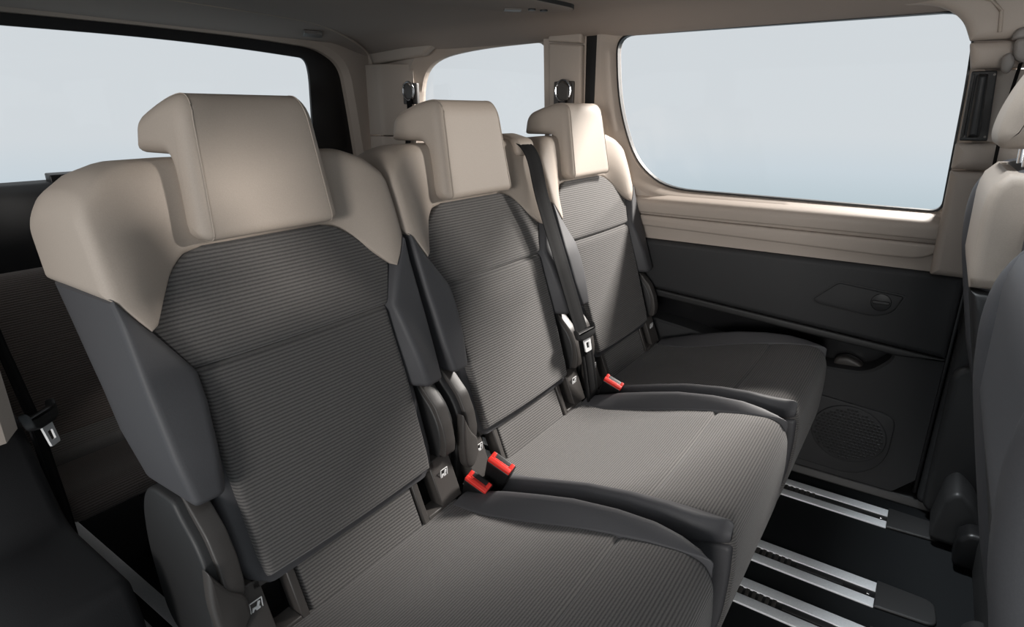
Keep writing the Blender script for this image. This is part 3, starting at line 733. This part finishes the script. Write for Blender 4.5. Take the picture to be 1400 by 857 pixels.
def pillar_belt(y, z, label, yd, zlow):
    b = empty('seat_belt', (1.955, y, z), label, 'seat belt', 'seat belts')
    prism('anchor_recess', round_poly(rect(y - .042, y + .038, z - .050, z + .034), .006), 1.948, 1.966, TAUPE, b, r=.003)
    vs, fs = tube_geo([(1.950, y + .0, z), (1.935, y, z)], .010, 12); link('anchor_bolt', vs, fs, DARKP, b)
    ringp = [(1.929, y - .010 + -.002 + .030 * math.cos(t * math.pi / 10), z + .002 + .036 * math.sin(t * math.pi / 10)) for t in range(-6, 13)]
    vs, fs = tube_geo(ringp, .0038, 8); link('guide_loop', vs, fs, STEEL, b)
    prism('guide_body', round_poly([(y - .032, z - .030), (y + .014, z - .030), (y + .016, z + .022), (y - .006, z + .034), (y - .034, z + .014)], .010), 1.930, 1.948, TAUPE, b, r=.004)
    vs, fs = ribbon_geo([(1.936, y - .006, z - .012), (1.94, y - .004, z - .1), (1.945, y + yd * .5, (z + zlow) / 2), (1.95, y + yd, zlow)], .040, .0016, (0.25, 1, 0)); link('webbing', vs, fs, WEB, b)
    zero()
pillar_belt(1.885, 1.235, 'black belt hanging from the rear corner pillar, left of the quarter window', .06, .70)
pillar_belt(1.140, 1.222, 'black belt hanging from the pillar between quarter window and door window', .04, .70)
b = empty('seat_belt', (1.93, -.09, 1.29), 'taupe belt guide high on the pillar above the front passenger headrest', 'seat belt', 'seat belts')
prism('guide_head', round_poly([(-.080, 1.31), (-.088, 1.335), (-.12, 1.34), (-.15, 1.31)], .01), 1.895, 1.925, TAUPE_L, b, r=.008)
prism('guide_body', round_poly([(-.088, 1.312), (-.092, 1.27), (-.115, 1.255), (-.15, 1.26), (-.15, 1.312)], .012), 1.885, 1.905, TAUPE_L, b, r=.008)
prism('guide_hook', round_poly([(-.072, 1.275), (-.076, 1.24), (-.092, 1.235), (-.10, 1.262), (-.086, 1.285)], .01), 1.88, 1.90, TAUPE_L, b, r=.007)
vs, fs = ribbon_geo([(1.90, -.11, 1.26), (1.90, -.105, 1.15), (1.90, -.11, .95), (1.905, -.12, .6)], .036, .0016, (1, 0.1, 0)); link('webbing', vs, fs, WEB, b)
zero()
# black grab handle in the pillar recess
g = empty('grab_handle', (1.94, -.05, 1.16), 'black upright grab handle in the pillar by the door window', 'handle')
prism('handle_back', round_poly([(-.022, 1.247), (-.028, 1.084), (-.085, 1.084), (-.072, 1.247)], .004), 1.936, 1.958, BLACKP, g, r=.003)
prism('grip', round_poly([(-.034, 1.240), (-.040, 1.092), (-.066, 1.092), (-.056, 1.240)], .006), 1.912, 1.94, BLACKP, g, r=.010, nr=4)
prism('side_rib', round_poly([(-.024, 1.240), (-.030, 1.092), (-.036, 1.092), (-.030, 1.240)], .002), 1.928, 1.94, DARKP, g, r=.002)
for y, z in ((-.068, 1.238), (-.078, 1.094), (-.036, 1.094)):
    vs, fs = tube_geo([(1.9345, y, z), (1.938, y, z)], .0028, 8); link('screw', vs, fs, TAUPE_L, g)
zero()
# lamp console in the headliner
c = empty('roof_lamp', (1.60, 1.05, 1.42), 'roof lamp console set flush in the headliner with switches', 'lamp')
cz = 1.440
con = round_poly([(1.20, 1.26), (1.585, 1.125), (1.70, 1.0), (1.66, .93), (1.20, .98)], [.01, .015, .05, .05, .01], 5)
con = ccw(con)
prism('console_panel', con, cz - .010, cz + .004, HEADL, c, plane='xy', r=.003)
frame('console_outline', [(inset(con, -.002), cz + .002), (inset(con, -.002), cz - .0085), (inset(con, .0015), cz - .0085), (inset(con, .0015), cz + .002)], (1.42, 1.07), DARKP, c, plane='xy')
prism('lamp_lens', round_poly([(1.55, 1.11), (1.585, 1.075), (1.555, 1.05), (1.52, 1.085)], .003), cz - .013, cz - .008, TAUPE_L, c, plane='xy', r=.002)
for x, y in ((1.575, 1.030), (1.61, 1.012)):
    vs, fs = tube_geo([(x, y, cz - .008), (x, y, cz - .014)], .011, 14); link('switch_button', vs, fs, DARKP, c)
zero()

# ------------------------------------------------------------------ rear bench
rb = empty('rear_bench', (.72, 1.7, 0), 'dim brown grey rear bench seat behind the nearest seat', 'seat')
prism('backrest', round_poly([(1.600, .40), (1.60, .46), (1.745, .775), (1.79, .79), (1.86, .765), (1.75, .40)], [.01, .03, .04, .04, .04, .02]), .31, 1.0, BENCH, rb, r=.03)
prism('cushion', round_poly([(1.60, .395), (1.505, .395), (1.31, .425), (1.275, .405), (1.28, .37), (1.60, .33)], [.005, .02, .03, .02, .015, .02]), .31, 1.0, BENCH, rb, r=.025)
prism('lumbar_strip', round_poly([(1.60, .38), (1.590, .43), (1.56, .40), (1.50, .395), (1.50, .385)], .006), .33, .98, FABRIC, rb, r=.004)
prism('pedestal', round_poly(rect(1.48, 1.66, .0, .35), .02), .56, .92, BLACKP, rb, r=.02)
zero()

# ------------------------------------------------------------------ front seats, seen from behind
def front_seat(cx, label, panel, dy=0.0, dz=0.0):
    t = empty('front_seat', (cx, -.35, 0), label, 'seat', 'front seats facing the windscreen')
    hw = .235
    back = [(-.25, .30), (-.184, .49), (-.150, .62), (-.118, .755), (-.093, .86), (-.088, 1.0), (-.10, 1.045), (-.15, 1.062), (-.20, 1.05), (-.22, .98), (-.24, .80), (-.33, .50), (-.38, .32)]
    def cut(z0, z1):
        P = []
        rear = [(z, y) for y, z in back[:8]]; front = [(z, y) for y, z in reversed(back[7:])]
        n = 10
        a = [(interp(rear, z0 + (z1 - z0) * k / n), z0 + (z1 - z0) * k / n) for k in range(n + 1)]
        b_ = [(interp(front, z1 - (z1 - z0) * k / n), z1 - (z1 - z0) * k / n) for k in range(n + 1)]
        return a + b_
    prism('backrest', round_poly(back, .03, 4), cx - .17, cx + .17, GREY, t, r=.03, nr=4)
    prism('back_panel_upper', [(y + .012, z) for y, z in cut(.84, 1.05)], cx - .185, cx + .185, panel, t, r=.02, nr=4)
    prism('back_panel_lower', [(y + .010, z) for y, z in cut(.42, .836)], cx - .185, cx + .185, DARKP, t, r=.015, nr=4)
    bo = round_poly([(-.23, .36), (-.170, .49), (-.130, .62), (-.098, .755), (-.074, .86), (-.066, .94), (-.072, 1.0), (-.105, 1.05), (-.16, 1.06), (-.24, .98), (-.29, .80), (-.38, .50), (-.40, .36)], .03, 4)
    for sx in (-1, 1):
        prism('backrest_bolster', bo, min(cx + sx * .165, cx + sx * .245), max(cx + sx * .165, cx + sx * .245), GREY, t, r=.036, nr=5, warp=(lambda x, y, z: (x, y - .075, z)) if sx < 0 and cx > 1 else None)
    hd = round_poly([(-.082, 1.110), (-.074, 1.135), (-.080, 1.18), (-.10, 1.24), (-.13, 1.29), (-.17, 1.285), (-.19, 1.20), (-.185, 1.11)], [.012, .02, .03, .03, .03, .03, .04, .02], 5)
    hr = prism('headrest', hd, cx - .125, cx + .125, BEIGE, t, r=.03, nr=4)
    for sx in (-.055, .055):
        vs, fs = tube_geo([(cx + sx, -.135, 1.04), (cx + sx, -.130, 1.13)], .008, 10); link('headrest_post', vs, fs, STEEL, hr)
        vs, fs = tube_geo([(cx + sx, -.135, 1.055), (cx + sx, -.135, 1.070)], .018, 12); link('post_sleeve', vs, fs, BEIGE, hr)
    prism('cushion', round_poly([(-.27, .42), (-.36, .46), (-.70, .50), (-.80, .46), (-.79, .30), (-.27, .28)], .04), cx - .235, cx + .235, GREY, t, r=.04)
    prism('pedestal', round_poly([(-.262, .0), (-.255, .10), (-.27, .27), (-.72, .27), (-.72, .0)], .02), cx - .20, cx + .20, DARKP, t, r=.02)
    prism('rear_foot_cap', round_poly([(-.215, .02), (-.212, .10), (-.235, .125), (-.27, .125), (-.27, .02)], .012), cx + .17, cx + .235, BLACKP, t, r=.012)
    prism('rear_foot_cap', round_poly([(-.222, .02), (-.220, .085), (-.24, .11), (-.27, .11), (-.27, .02)], .012), cx - .21, cx - .13, DARKP, t, r=.012)
    for ch in t.children:
        if ch.name.split('.')[0] in ('backrest', 'back_panel_upper', 'back_panel_lower', 'backrest_bolster', 'headrest'): ch.location = (0, dy, dz)
        if ch.name.split('.')[0] == 'headrest': ch.location.z -= .022
    zero()
front_seat(1.545, 'front passenger seat with beige headrest on steel posts, right edge', BEIGE)
front_seat(.72, 'grey front seat back nearest the camera, cut by the right edge', GREY, -.010, -.035)
